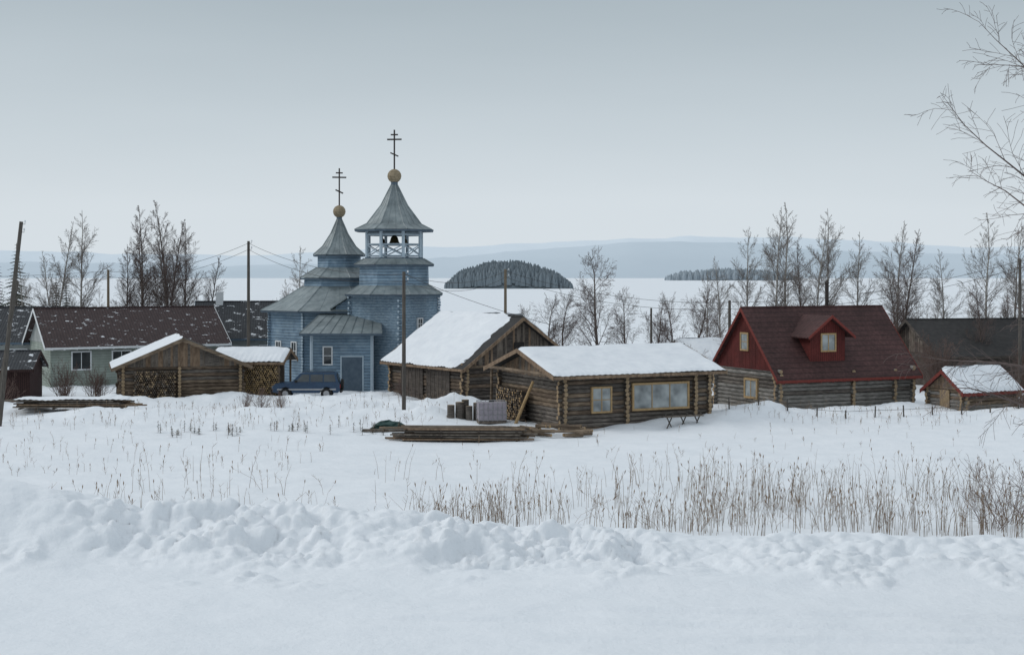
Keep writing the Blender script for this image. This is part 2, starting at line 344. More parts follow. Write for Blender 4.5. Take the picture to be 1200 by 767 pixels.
def firewood(mb,x0,x1,z0,z1,y,ax='x',ln=.35,r=.075,mats=('end','yel','log3','plank2')):
    z=z0+r; row=0
    while z<z1:
        x=x0+r+(row%2)*r
        while x<x1-r*.5:
            rr=r*rng.uniform(.65,1.08); j=rng.uniform(-.08,.06); zz=z+rng.uniform(-.012,.012)
            n=rng.choice((3,5,6,7))
            a,b=(V((x,y+j,zz)),V((x,y+j+ln,zz))) if ax=='x' else (V((y+j,x,zz)),V((y+j+ln,x,zz)))
            mb.tube([a,b],[rr,rr],n,rng.choice(('log2','log4')),cap=rng.choice(mats)); x+=2*r*.97
        z+=2*r*.9; row+=1
X_=V((1,0,0));Y_=V((0,1,0));nX=V((-1,0,0));nY=V((0,-1,0))
# ---------------------------------------------------------------- A red-roofed log house
A=house('red_roofed_log_house',(16.1,86,0),24,10,6.8,2.6,6.25,ove=.6,ovg=.45,tones=('logA','logA','log1','logA'),gm=('red',),roof='roofr',trim='redt',gbase=2.55,r=.13)
mb=MB()
window(mb,(-.16,3.3,.85),nY,nX,1.2,1.0,nx=2,ft=.13,glass='reflpane')
mb.obj('gable_window',A); mb=MB()
window(mb,(-.17,3.75,3.75),nY,nX,.7,.95,nx=1,nz=2,ft=.1,glass='reflpane')
mb.obj('upper_window',A); mb=MB()
logends(mb,5.4,0,-.4,2.4,.13,.3,('logA','log3')); logends(mb,8.6,0,-.4,2.4,.13,.28,('logA','log3'))
mb.obj('cross_wall_ends',A)
mb=MB() # dormer
dx0,dx1,dy=2.6,5.2,.35; s=(6.25-2.6)/3.4; cx=(dx0+dx1)/2
mb.hexa([(dx0,dy,2.8),(dx1,dy,2.8),(dx1,2.2,2.8),(dx0,2.2,2.8),(dx0,dy,4.85),(dx1,dy,4.85),(dx1,2.2,4.85),(dx0,2.2,4.85)],'redx')
mb.hexa([(dx0,dy-.002,4.85),(dx1,dy-.002,4.85),(dx1,2.4,4.85),(dx0,2.4,4.85),(cx-.01,dy-.002,5.75),(cx+.01,dy-.002,5.75),(cx+.01,2.4,5.75),(cx-.01,2.4,5.75)],'redx')
o=.45; k=(5.75-4.85)/(1.3)
mb.slab((dx0-o,dy-.45,4.9-k*o),(cx,dy-.45,5.9),(cx,3.1,5.9),(dx0-o,2.3,4.9-k*o),.08,'roofr')
mb.slab((cx,dy-.45,5.9),(dx1+o,dy-.45,4.9-k*o),(dx1+o,2.3,4.9-k*o),(cx,3.1,5.9),.08,'roofr')
for sg in (-1,1):
    xe=cx+sg*(1.3+o); P=[(xe,4.9-k*o-.16),(cx,5.74)]
    y0=dy-.49
    q=[(P[0][0],y0,P[0][1]),(P[1][0],y0,P[1][1]),(P[1][0],y0+.035,P[1][1]),(P[0][0],y0+.035,P[0][1])]
    mb.hexa(q+[(a,b,c+.19) for a,b,c in q],'redt')
window(mb,(cx-.45,dy-.005,3.75),X_,nY,.95,.95,nx=2,ft=.1,glass='reflpane')
mb.obj('dormer',A)
mb=MB(); mb.tube([V((6.6,4.1,5.0)),V((6.6,4.1,7.9))],[.13,.13],10,'iron',cap='iron'); mb.tube([V((6.6,4.1,7.85)),V((6.6,4.1,8.05))],[.2,.05],10,'iron',cap='iron'); mb.obj('stovepipe',A)
# ---------------------------------------------------------------- B log cabin in front
B=house('log_cabin',(2.77,77,0),26,9.3,7.6,3.05,4.15,ove=.65,ovg=.9,gm=('plank2','log3','plank2','plank'),roof='roofg',trim='plank2',snow=dict(th=.11,thr=.12),seed=4,gbase=2.75)
mb=MB(); window(mb,(1.75,-.15,.95),X_,nY,1.1,1.25,nx=2,nz=2,ft=.1,glass='reflpane'); mb.obj('small_window',B)
mb=MB(); window(mb,(4.35,-.15,1.0),X_,nY,3.5,1.3,nx=3,nz=1,ft=.12,glass='reflpane'); mb.obj('large_window',B)
mb=MB(); logends(mb,3.85,0,-.4,2.9,.125,.32); logends(mb,8.35,0,-.4,2.9,.125,.32); mb.obj('cross_wall_ends',B)
mb=MB(); firewood(mb,3.6,6.9,-.1,2.0,-.75,ax='y',mats=('end','log3','plank','yel')); mb.obj('firewood_under_eave',B)
mb=MB()
mb.tube([V((-.75,7.6,-.3)),V((-.7,7.6,2.9))],[.09,.08],8,'log3',cap='end')
mb.tube([V((-1.5,3.2,-.3)),V((-.5,2.6,2.5))],[.1,.08],8,'yel',cap='end')
mb.tube([V((-.85,-.3,3.02)),V((-.85,7.9,3.02))],[.1,.1],8,'log3',cap='end')
mb.obj('porch_posts',B)
b2=empty('garden_bench',(8.6,77.6,.1),26); mb=MB()
for x in (0,.9,1.8):
    mb.tube([V((x-.25,0,-.2)),V((x+.25,0,.75))],[.035,.035],5,'pole'); mb.tube([V((x+.25,.05,-.2)),V((x-.25,.05,.75))],[.035,.035],5,'pole')
for k in range(3): mb.box(-.3,2.1,-.2+.14*k,-.08+.14*k,.55+.003*k,.59+.003*k,'plank')
mb.obj('frame',b2)
# ---------------------------------------------------------------- C log garage
al=36; L=8.8; W=8.3
x_=V((math.sin(R(al)),-math.cos(R(al)),0)); corner=V((-3.0,90.5,0)); org=corner-x_*L
C=house('log_garage',tuple(org),al-90,L,W,2.75,5.55,ove=.6,ovg=.7,tones=('log4','log1','log4','log2'),gm=('plank','log4','plank2'),roof='roofg',trim='plank2',snow=dict(th=.2,thr=.05,bare=1.5),seed=14,gbase=2.5)
mb=MB()
for k in range(2):
    mb.box(1.4+k*3.2,4.1+k*3.2,-.2,-.14,-.2,2.2,'log4')
    for i in range(6): mb.box(1.4+k*3.2+.45*i,1.43+k*3.2+.45*i,-.23,-.2,-.2,2.2,'plank')
mb.obj('garage_doors',C)
mb=MB(); mb.obox(V((L+.16,4.15,3.3)),Y_,X_,V((0,0,1)),(-.4,.4),(0,.04),(0,.7),'dark'); mb.box(L+.02,L+.22,-.4,W+.4,2.45,2.6,'log3'); mb.obj('loft_hatch',C)
# ---------------------------------------------------------------- church
ch=empty('wooden_church',(0,0,0)); CX,CY=-13.6,112
rot8=R(22.5)
def tentribs(mb,cx,cy,z0,z1,r0,r1,n,rot,m,rr=.05):
    for j in range(n):
        a=rot+2*math.pi*j/n
        mb.tube([V((cx+r0*math.cos(a),cy+r0*math.sin(a),z0)),V((cx+r1*math.cos(a),cy+r1*math.sin(a),z1))],[rr,rr],4,m)
    for j in range(n):
        a=rot+2*math.pi*j/n; b=rot+2*math.pi*(j+1)/n
        for t in (.33,.66):
            p=V((math.cos(a),math.sin(a),0))*(1-t)+V((math.cos(b),math.sin(b),0))*t
            mb.tube([V((cx,cy,z0))+p*r0,V((cx,cy,z1))+p*r1],[rr*.45,rr*.45],3,m)
mb=MB()
mb.ngon(CX,CY,-.5,5.75,5.5,5.5,8,rot8,'blue')
mb.ngon(CX,CY,7.3,8.3,2.85,2.8,8,rot8,'blue'); mb.ngon(CX,CY,8.9,10.05,1.75,1.75,8,rot8,'blue')
for j in range(8):
    a=rot8+math.pi/4*j
    z=-.3
    while z<5.6:
        p=V((CX+5.5*math.cos(a),CY+5.5*math.sin(a),z)); d=V((math.cos(a),math.sin(a),0))
        mb.tube([p-d*.05,p+d*rng.uniform(.16,.24)],[.1,.1],6,'blue',cap='bluet'); z+=.22
mb.obj('nave_walls',ch)
mb=MB()
for (z0,z1,r0,r1) in ((5.65,6.3,6.25,4.9),(6.3,7.5,4.9,2.9),(8.15,8.95,3.15,1.8),(9.95,10.6,2.1,1.35),(10.6,11.6,1.35,.7),(11.6,12.9,.7,.12)):
    mb.ngon(CX,CY,z0,z1,r0,r1,8,rot8,'metal'); tentribs(mb,CX,CY,z0,z1,r0,r1,8,rot8,'metal')
for z,r_ in ((5.62,6.28),(8.12,3.18),(9.92,2.13)): mb.ngon(CX,CY,z-.12,z,r_-.05,r_,8,rot8,'blued')
mb.ngon(CX,CY,12.7,12.95,.22,.22,8,0,'blued')
mb.obj('nave_roof',ch)
def cupola(cx,cy,zc,r,H,nm,yaw=0):
    mb=MB(); n=9
    for i in range(n-1):
        a0=-math.pi/2+math.pi*i/(n-1); a1=-math.pi/2+math.pi*(i+1)/(n-1)
        mb.ngon(cx,cy,zc+r*math.sin(a0),zc+r*math.sin(a1),max(.02,r*math.cos(a0)),max(.02,r*math.cos(a1)),12,0,'ball',cap=False)
    mb.obj(nm+'_ball',ch)
    mb=MB(); z0=zc+r*.9; t=.05
    rv=V((math.cos(yaw),math.sin(yaw),0)); nv=V((-math.sin(yaw),math.cos(yaw),0)); up=V((0,0,1)); o=V((cx,cy,0))
    mb.obox(o,rv,nv,up,(-t,t),(-t,t),(z0,z0+H),'iron')
    h=t+.003
    mb.obox(o,rv,nv,up,(-.27,.27),(-h,h),(z0+H*.86,z0+H*.86+.1),'iron')
    mb.obox(o,rv,nv,up,(-.55,.55),(-h,h),(z0+H*.74,z0+H*.74+.11),'iron')
    sl=(rv+up*-.45).normalized()
    mb.obox(o+up*(z0+H*.38),sl,nv,sl.cross(nv)*-1,(-.33,.33),(-h,h),(-.05,.05),'iron')
    mb.obj(nm+'_cross',ch)
cupola(CX,CY,13.35,.5,2.95,'nave',R(15))
TX,TY=-8.85,107
mb=MB(); rt=R(-78)
mb.ngon(TX,TY,-.5,7.1,3.35,3.3,4,rt,'blue2')
for j in range(4):
    a=rt+math.pi/2*j; z=-.3
    while z<7.0:
        p=V((TX+3.3*math.cos(a),TY+3.3*math.sin(a),z))
        k=int((z+.3)/.2)%2; d=V((math.cos(a+(.785 if k else -.785)),math.sin(a+(.785 if k else -.785)),0))
        mb.tube([p-d*.1,p+d*rng.uniform(.2,.3)],[.1,.1],6,'blue2',cap='bluet'); z+=.2
mb.ngon(TX,TY,7.4,9.25,2.75,2.7,8,rot8,'blue')
mb.ngon(TX,TY,9.55,9.68,2.3,2.3,8,rot8,'blued')
mb.obj('tower_walls',ch)
mb=MB()
for (z0,z1,r0,r1) in ((6.95,7.6,3.85,2.75),(9.15,9.6,3.15,2.35),(11.75,12.2,3.1,2.15),(12.2,13.6,2.15,1.05),(13.6,15.3,1.05,.16)):
    mb.ngon(TX,TY,z0,z1,r0,r1,8,rot8,'metal'); tentribs(mb,TX,TY,z0,z1,r0,r1,8,rot8,'metal')
for z,r_ in ((6.93,3.88),(9.13,3.18),(11.73,3.13)): mb.ngon(TX,TY,z-.13,z,r_-.06,r_,8,rot8,'blued')
mb.ngon(TX,TY,15.1,15.4,.26,.26,8,0,'blued')
mb.obj('tower_roofs',ch)
mb=MB(); rb=2.15
pp=[V((TX+rb*math.cos(rot8+math.pi/4*j),TY+rb*math.sin(rot8+math.pi/4*j),0)) for j in range(8)]
for j in range(8):
    p=pp[j];q=pp[(j+1)%8]; z=V((0,0,1))
    mb.tube([p+z*9.6,p+z*11.7],[.13,.13],6,'bluet')
    for h,r_ in ((10.65,.06),(9.8,.05),(11.4,.09)): mb.tube([p+z*h,q+z*h],[r_,r_],4,'bluet')
    mb.tube([p+z*9.82,q+z*10.62],[.04,.04],4,'bluet'); mb.tube([q+z*9.82,p+z*10.62],[.04,.04],4,'bluet')
mb.obj('belfry',ch)
mb=MB()
for bx,by,s_ in ((0,0,.42),(-.9,.3,.25),(.85,-.3,.22)):
    for z0,z1,r0,r1 in ((0,.12,1,.86),(.12,.7,.86,.6),(.7,.95,.6,.25)):
        mb.ngon(TX+bx,TY+by,10.75+z0*s_*1.5,10.75+z1*s_*1.5,r0*s_,r1*s_,12,0,'bell')
    mb.tube([V((TX+bx,TY+by,10.75+s_*1.3)),V((TX+bx,TY+by,11.6))],[.03,.03],4,'iron')
mb.tube([V((TX-2,TY+.2,11.55)),V((TX+2,TY-.2,11.55))],[.07,.07],5,'bluet')
mb.obj('bells',ch)
cupola(TX,TY,15.8,.53,3.0,'tower',R(-8))
mb=MB()
mb.box(-13.2,-9.2,106.5,111.5,-.5,6.0,'blue')
mb.box(-14.6,-10.2,103.6,108.4,-.5,4.25,'blue')
for x,y in ((-14.6,103.6),(-10.2,103.6)): mb.tube([V((x,y,-.4)),V((x,y,4.2))],[.13,.13],6,'bluet')
mb.obj('refectory_walls',ch)
mb=MB()
mb.slab((-15.4,102.9,4.15),(-9.4,102.9,4.15),(-9.9,106.9,5.6),(-14.2,106.9,5.6),.12,'metal')
mb.slab((-15.4,102.9,4.149),(-14.2,106.9,5.599),(-14.2,109,5.599),(-15.4,109,4.149),.12,'metal')
mb.slab((-13.6,106.2,5.9),(-11.2,106.2,7.5),(-11.2,111.5,7.5),(-13.6,111.5,5.9),.12,'metal')
mb.slab((-11.2,106.2,7.5),(-8.8,106.2,5.9),(-8.8,111.5,5.9),(-11.2,111.5,7.5),.12,'metal')
mb.hexa([(-13.2,106.5,6.0),(-9.2,106.5,6.0),(-9.2,111,6.0),(-13.2,111,6.0),(-11.25,106.5,7.25),(-11.15,106.5,7.25),(-11.15,111,7.25),(-11.25,111,7.25)],'blue')
mb.box(-15.4,-9.4,102.86,102.897,3.98,4.13,'blued')
for i in range(9):
    t=i/8; mb.tube([V((-15.4+6*t,102.9,4.17)),V((-14.2+4.3*t,106.9,5.62))],[.03,.03],3,'metal')
mb.obj('refectory_roof',ch)
mb=MB()
def facewin(cx,cy,apo,ang,off,z,w,h):
    nv=V((math.cos(ang),math.sin(ang),0)); rv=V((-math.sin(ang),math.cos(ang),0))
    o=V((cx,cy,z))+nv*(apo+.02)+rv*(off-w/2); window(mb,o,rv,nv,w,h,fm='white',nx=2,nz=2,ft=.09)
ap=5.5*math.cos(R(22.5))
for an in (-135,-90,-180):
    for off in (-1,1): facewin(CX,CY,ap,R(an),off,2.0,.55,1.25)
window(mb,(-13.7,103.58,1.9),X_,nY,.55,1.2,fm='white',nx=1,nz=2,ft=.09)
facewin(TX,TY,3.35*math.cos(R(45)),rt-math.pi/4,-.9,2.2,.5,1.1)
facewin(TX,TY,3.35*math.cos(R(45)),rt+math.pi/4,0,4.4,.5,.7)
mb.obox(V((-12.4,103.59,0)),X_,nY,V((0,0,1)),(0,1.5),(-.05,.03),(-.2,2.4),'blued')
mb.obox(V((-12.4,103.59,0)),X_,nY,V((0,0,1)),(-.1,0),(-.05,.06),(-.2,2.5),'bluet'); mb.obox(V((-12.4,103.59,0)),X_,nY,V((0,0,1)),(1.5,1.6),(-.05,.06),(-.2,2.5),'bluet'); mb.obox(V((-12.4,103.59,0)),X_,nY,V((0,0,1)),(0,1.5),(-.05,.06),(2.4,2.5),'bluet')
mb.obj('windows_and_door',ch)
# ---------------------------------------------------------------- left houses
E=house('village_house',(-34.4,106,0),29,13.2,8,3.25,5.7,ove=.6,ovg=.5,wall='flat',wm='plaster',gm=('plastw',),roof='roofb',trim='white')
mb=MB()
for x in (1.6,4.6,8.6): window(mb,(x,-.02,1.3),X_,nY,1.3,1.25,fm='white',nx=2,ft=.1)
window(mb,(-.04,4.6,1.3),nY,nX,1.2,1.2,fm='white',nx=2); mb.obj('windows',E)
E2=house('village_house',(-25.8,117,0),8,8,7,3.4,6.0,wall='flat',wm='plastw',gm=('plastw',),roof='roofd',trim='blued')
mb=MB(); mb.box(1.2,1.8,3.1,3.8,5.3,6.9,'white'); window(mb,(5,-.02,1.3),X_,nY,1.2,1.2,fm='white'); mb.obj('chimney_and_window',E2)
E3=house('village_house',(-47,113,0),5,11,8,3.2,5.6,wall='flat',wm='plastw',gm=('plastw',),roof='roofd',trim='blued')
mb=MB(); window(mb,(7,-.02,1.2),X_,nY,1.2,1.2,fm='white'); mb.obj('window',E3)
S0=house('wooden_shed',(-37.5,93,0),6,5.8,3.6,2.3,3.2,ove=.4,ovg=.3,wall='flat',wm='maroon',gm=('maroon',),roof='roofd',trim='maroon')
mb=MB(); mb.obox(V((2.4,-.01,-.2)),X_,nY,V((0,0,1)),(0,.95),(-.02,.05),(0,2.0),'plank'); mb.obj('door',S0)
al=17; L=5;W=7.6; x_=V((math.sin(R(al)),-math.cos(R(al)),0)); org=V((-25.6,93.6,0))-x_*L
F=house('log_woodshed',tuple(org),al-90,L,W,2.5,4.1,ove=.75,ovg=.8,tones=('log2','log3','log1','log2'),gm=('plank','plank2','log1'),roof='roofg',trim='log3',snow=dict(th=.18,thr=.55,back=0),seed=23,gbase=2.3)
mb=MB(); firewood(mb,.6,3.4,-.1,2.1,L+.2,ax='y',ln=.35,mats=('log3','plank','log2','end')); mb.obj('firewood',F)
mb=MB()
for z in np.arange(-.2,2.3,.24): mb.tube([V((L+.02,3.6,z)),V((L+.5,3.6,z))],[.12,.12],8,'log3',cap='end')
mb.obj('cross_wall_ends',F)
F2=house('firewood_store',(-20.4,97.4,0),-4,4.6,3.6,2.5,3.15,ove=.4,ovg=.3,wall='open',gm=('plank',),roof='roofg',trim='plank2',snow=dict(th=.16,thr=.1),seed=31)
mb=MB()
for x in (0,2.2,4.5):
    for y in (0,3.5): mb.tube([V((x,y,-.4)),V((x,y,2.55))],[.08,.08],7,'log3')
mb.box(.05,4.5,1.6,1.7,-.3,2.5,'plank'); mb.obj('posts',F2)
mb=MB(); firewood(mb,.1,4.5,.0,2.35,-.12,ln=.4,r=.08,mats=('yel','yel','end')); mb.obj('firewood',F2)
G=house('log_shed',(27.0,85,-.05),29,4.3,2.7,1.6,2.6,ove=.4,ovg=.45,tones=('logA','log1','log3'),gm=('plank2','log3'),roof='roofr',trim='redt',snow=dict(th=.2,thr=.1),seed=40,r=.11)
mb=MB(); mb.obox(V((-.13,1.75,-.2)),nY,nX,V((0,0,1)),(0,.75),(-.02,.05),(0,1.7),'end'); mb.obj('door',G)
H=house('dark_barn',(31.3,104,0),14,14,8,2.6,4.9,wall='flat',wm='log4',gm=('log4','plank'),roof='roofg',trim='log4')
mb=MB(); window(mb,(3,-.02,1),X_,nY,1,.9,fm='plank'); mb.obj('window',H)
H2=house('garden_shed',(13.6,110,0),10,5,4,1.9,3.1,wall='flat',wm='plank',gm=('plank',),roof='roofg',trim='plank',snow=dict(th=.2,thr=.0),seed=44)
# ---------------------------------------------------------------- vehicle
def suv():
    e=empty('parked_suv',(-13.9,96.6,gz(-13.9,96.6)-.04),3); mb=MB()
    def prism(pts,hw,m,zt=None,zb=None,ins=0):
        def y(z): return hw if not ins else hw-ins*(z-zb)/(zt-zb)
        n=len(pts); b=len(mb.v)
        for sg in (-1,1):
            for (x,z) in pts: mb.v.append((x,sg*y(z),z))
        k=mb.mi(m)
        mb.f.append(tuple(b+i for i in range(n))); mb.m.append(k)
        mb.f.append(tuple(b+n+i for i in range(n))[::-1]); mb.m.append(k)
        for i in range(n):
            j=(i+1)%n; mb.f.append((b+i,b+n+i,b+n+j,b+j)); mb.m.append(k)
    body=[(-2.25,.5),(-1.95,.42)]
    for cx in (-1.4,1.35):
        for a in range(180,-1,-30): body.append((cx+.46*math.cos(R(a)),.42+.42*math.sin(R(a))))
    body+=[(2.1,.42),(2.25,.55),(2.25,1.0),(2.18,1.14),(-.95,1.12),(-2.1,1.02),(-2.27,.85)]
    prism(body,.88,'car')
    prism([(-1.0,1.11),(2.16,1.13),(2.0,1.72),(1.6,1.79),(-.1,1.79),(-.42,1.73)],.86,'car',1.79,1.1,.17)
    mb.obj('body',e)
    mb=MB()
    yy=lambda z:.86-.17*(z-1.1)/.69+.012
    for (x0b,x0t,x1b,x1t) in ((-.72,-.28,.2,.2),(.28,.28,1.1,1.1),(1.18,1.18,1.98,1.86)):
        for sg in (-1,1):
            mb.poly([(x0b,sg*yy(1.18),1.18),(x1b,sg*yy(1.18),1.18),(x1t,sg*yy(1.66),1.66),(x0t,sg*yy(1.66),1.66)],'glass')
    mb.poly([(-.97,-.78,1.16),(-.97,.78,1.16),(-.47,.68,1.68),(-.47,-.68,1.68)],'glass')
    mb.poly([(2.17,-.76,1.2),(2.17,.76,1.2),(2.035,.68,1.66),(2.035,-.68,1.66)],'glass')
    mb.obj('windows',e); mb=MB()
    for cx in (-1.4,1.35):
        for sg in (-1,1):
            mb.tube([V((cx,sg*.66,.38)),V((cx,sg*.9,.38))],[.38,.38],20,'rubber',cap='rubber')
            mb.tube([V((cx,sg*.89,.38)),V((cx,sg*.915,.38))],[.22,.2],14,'chrome',cap='chrome')
    mb.tube([V((2.28,0,.95)),V((2.45,0,.95))],[.36,.34],18,'rubber',cap='rubber')
    mb.obj('wheels',e); mb=MB()
    mb.box(-2.4,-2.2,-.85,.85,.45,.62,'rubber'); mb.box(2.24,2.38,-.85,.85,.45,.6,'rubber')
    for sg in (-1,1):
        mb.box(-2.3,-2.24,sg*.7-.12,sg*.7+.12,.72,.9,'chrome'); mb.box(2.24,2.29,sg*.76-.08,sg*.76+.08,.75,1.0,'lamp')
        mb.box(-.75,-.6,sg*.98-.1,sg*.98+.1,1.15,1.3,'rubber'); mb.box(-.2,1.9,sg*.62-.02,sg*.62+.02,1.83,1.86,'rubber')
    mb.box(-1.95,2.0,-.895,-.883,.62,.72,'chrome'); mb.box(-1.95,2.0,.883,.895,.62,.72,'chrome')
    mb.obj('bumpers_and_lamps',e)
suv()
# ---------------------------------------------------------------- lumber, logs etc
def lumber(name,loc,rot,L,W,rows,per,seed,mats=('plank2','plank2','log1','log3','plank'),snowtop=False):
    r_=random.Random(seed); e=empty(name,loc,rot); mb=MB()
    for z in range(rows):
        if z%2==0:
            for x in np.linspace(-L*.4,L*.4,4): mb.box(x-.06,x+.06,-W/2,W/2,z*.13-.05,z*.13+.01,'log4')
        for i in range(per):
            y=-W/2+W*(i+.5)/per+r_.uniform(-.05,.05); l=L*r_.uniform(.6,1.05); ox=r_.uniform(-.7,.7)
            a=r_.uniform(-.035,.035); c=V((math.cos(a),math.sin(a),r_.uniform(-.006,.006))); n=V((-math.sin(a),math.cos(a),0))
            z0=z*.13+.015+r_.uniform(0,.03); mb.obox(V((ox,y,z0)),c,n,V((0,0,1)),(-l/2,l/2),(-.09,.09),(0,.07),r_.choice(mats))
    mb.obj('planks',e)
    if snowtop: snow_sheet(e,(-L*.45,-W/2,rows*.13),(L*.45,-W/2,rows*.13),(L*.45,W/2,rows*.13),(-L*.45,W/2,rows*.13),th=.14,thr=.6,seed=seed,name='snow_cover')
    return e
lumber('lumber_pile',(-2.6,73.3,gz(-2.6,73.3)+.08),-3,7.2,1.8,5,7,5)
lumber('lumber_pile',(-26.6,86.3,gz(-26.6,86.3)+.2),2,7.5,1.8,4,6,9,snowtop=True)
e=empty('log_pile',(1.9,74.6,gz(1.9,74.6))); mb=MB(); r_=random.Random(4)
for i in range(24):
    a=r_.uniform(-.9,.5); d=V((math.cos(a),math.sin(a),0)); p=V((r_.uniform(-2.2,2.2),r_.uniform(-.9,.9),.12+.2*(i//9))); l=r_.uniform(.6,1.9)
    mb.tube([p-d*l/2,p+d*l/2],[r_.uniform(.07,.13)]*2,9,r_.choice(('log3','log2','log3')),cap='yel')
mb.obj('logs',e)
e=empty('chopping_blocks',(-2.6,81.5,gz(-2.6,81.5))); mb=MB()
for x,y,h,rr in ((-.9,0,.85,.22),(-.4,.2,1.0,.26),(.15,-.1,.8,.2),(.6,.3,.95,.24),(-.1,.6,1.1,.22)):
    mb.tube([V((x,y,-.1)),V((x,y,h))],[rr,rr*.95],12,'log1',cap='end')
mb.obj('blocks',e)
e=empty('tarpaulin_heap',(-6.6,76.8,gz(-6.6,76.8))); mb=MB()
vs=[];n=18
for j in range(7):
    for i in range(n):
        a=2*math.pi*i/n; t=j/6; rr=(1-t**2)**.5 if t<1 else .03; rr*=1+.22*r_.uniform(-1,1)
        vs.append((1.0*rr*math.cos(a),.6*rr*math.sin(a),-.1+.62*t+r_.uniform(-.05,.05)))
mb.v+=vs
for j in range(6):
    for i in range(n): mb.f.append((j*n+i,j*n+(i+1)%n,(j+1)*n+(i+1)%n,(j+1)*n+i)); mb.m.append(mb.mi('tarp'))
mb.box(-1.4,1.6,-.8,-.5,0,.12,'plank'); mb.box(.4,2.2,-.2,.1,.1,.2,'plank2'); mb.obj('tarp',e)
e=empty('plastic_cage_tank',(-1.15,79.8,gz(-1.15,79.8)+.02),8); mb=MB()
mb.box(-.75,.75,-.55,.55,.16,1.15,'tank'); mb.box(-.78,.78,-.58,.58,0,.14,'plank')
mb.ngon(0,0,1.15,1.22,.15,.15,12,0,'rubber')
for x in np.linspace(-.78,.78,7):
    for y in (-.6,.6): mb.tube([V((x,y,.14)),V((x,y,1.2))],[.018]*2,4,'chrome')
for z in (.2,.5,.8,1.2):
    for y in (-.6,.6): mb.tube([V((-.78,y,z)),V((.78,y,z))],[.02]*2,4,'chrome')
    for x in (-.78,.78): mb.tube([V((x,-.6,z)),V((x,.6,z))],[.02]*2,4,'chrome')
mb.obj('tank_and_cage',e)
e=empty('firewood_pallet',(31.2,84.5,gz(31.2,84.5))); mb=MB(); firewood(mb,-.9,1.3,0,1.0,0,ln=.5,mats=('end','log3'))
for x in (-.95,1.35): mb.tube([V((x,.1,-.1)),V((x,.1,1.3))],[.05]*2,6,'log3',cap='end')
mb.obj('stack',e)
# ---------------------------------------------------------------- poles and wires
def pole(x,y,top,m='pole',r=.13,lean=(0,0),arm=True):
    z=gz(x,y); e=empty('utility_pole',(x,y,z)); mb=MB(); h=top-z
    tp=V((lean[0],lean[1],h)); mb.tube([V((0,0,-.5)),tp*.5,tp],[r,r*.9,r*.75],9,m,cap=m)
    if arm:
        mb.obj('post',e); mb=MB()
        for k in (.15,.6):
            c=tp*(1-k/h)
            mb.tube([c+V((r*.6,-.05,0)),c+V((r*.6+.16,-.05,0)),c+V((r*.6+.16,-.05,.14))],[.015,.015,.015],4,'iron'); mb.ngon(c.x+r*.6+.16,c.y-.05,c.z+.1,c.z+.22,.05,.04,8,0,'white')
        mb.obj('insulators',e)
    else: mb.obj('post',e)
    return V((x,y,z))+tp-V((0,0,.15))
p1=pole(-18.9,102,10.8); p2=pole(-6.5,85.5,8.6,'pole'); p3=pole(-.5,108,8.8,'pole2'); p4=pole(-33.5,118,8.8,'pole2')
p5=pole(-28.9,80,11.4,lean=(1.3,0),r=.14); p6=pole(15.3,100,6.6); p7=pole(35,98,9.5); pole(9.2,94,6.2,r=.09,arm=False); pole(36.6,100,8.6,arm=False)
pole(-29.9,82,8.0,lean=(1.4,0),r=.1,arm=False)
mb=MB()
def wire(a,b,sag=.7,n=16):
    pts=[a.lerp(b,i/n)-V((0,0,sag*4*(i/n)*(1-i/n))) for i in range(n+1)]
    mb.tube(pts,[.013]*(n+1),4,'iron')
for a,b in ((p4,p1),(p1,p2),(p2,p3),(p3,p6),(p6,p7)):
    wire(a,b); wire(a-V((0,0,.45)),b-V((0,0,.45)),.8)
wire(p2,V((4,90,4.9)),.3); wire(p7,V((80,95,11)),.8); wire(p4,V((-80,120,9)),.8)
mb.obj('power_lines')
mb=MB(); fx=[(12.5+i*1.7,81.8+.1*i) for i in range(14)]
for x,y in fx:
    z=gz(x,y); mb.tube([V((x,y,z-.2)),V((x+rng.uniform(-.05,.05),y,z+rng.uniform(.45,.75)))],[.045,.04],6,'pole',cap='pole')
for a,b in zip(fx[:-1],fx[1:]): mb.tube([V((a[0],a[1],gz(*a)+.4)),V((b[0],b[1],gz(*b)+.4))],[.01,.01],4,'iron')
mb.obj('wire_fence')
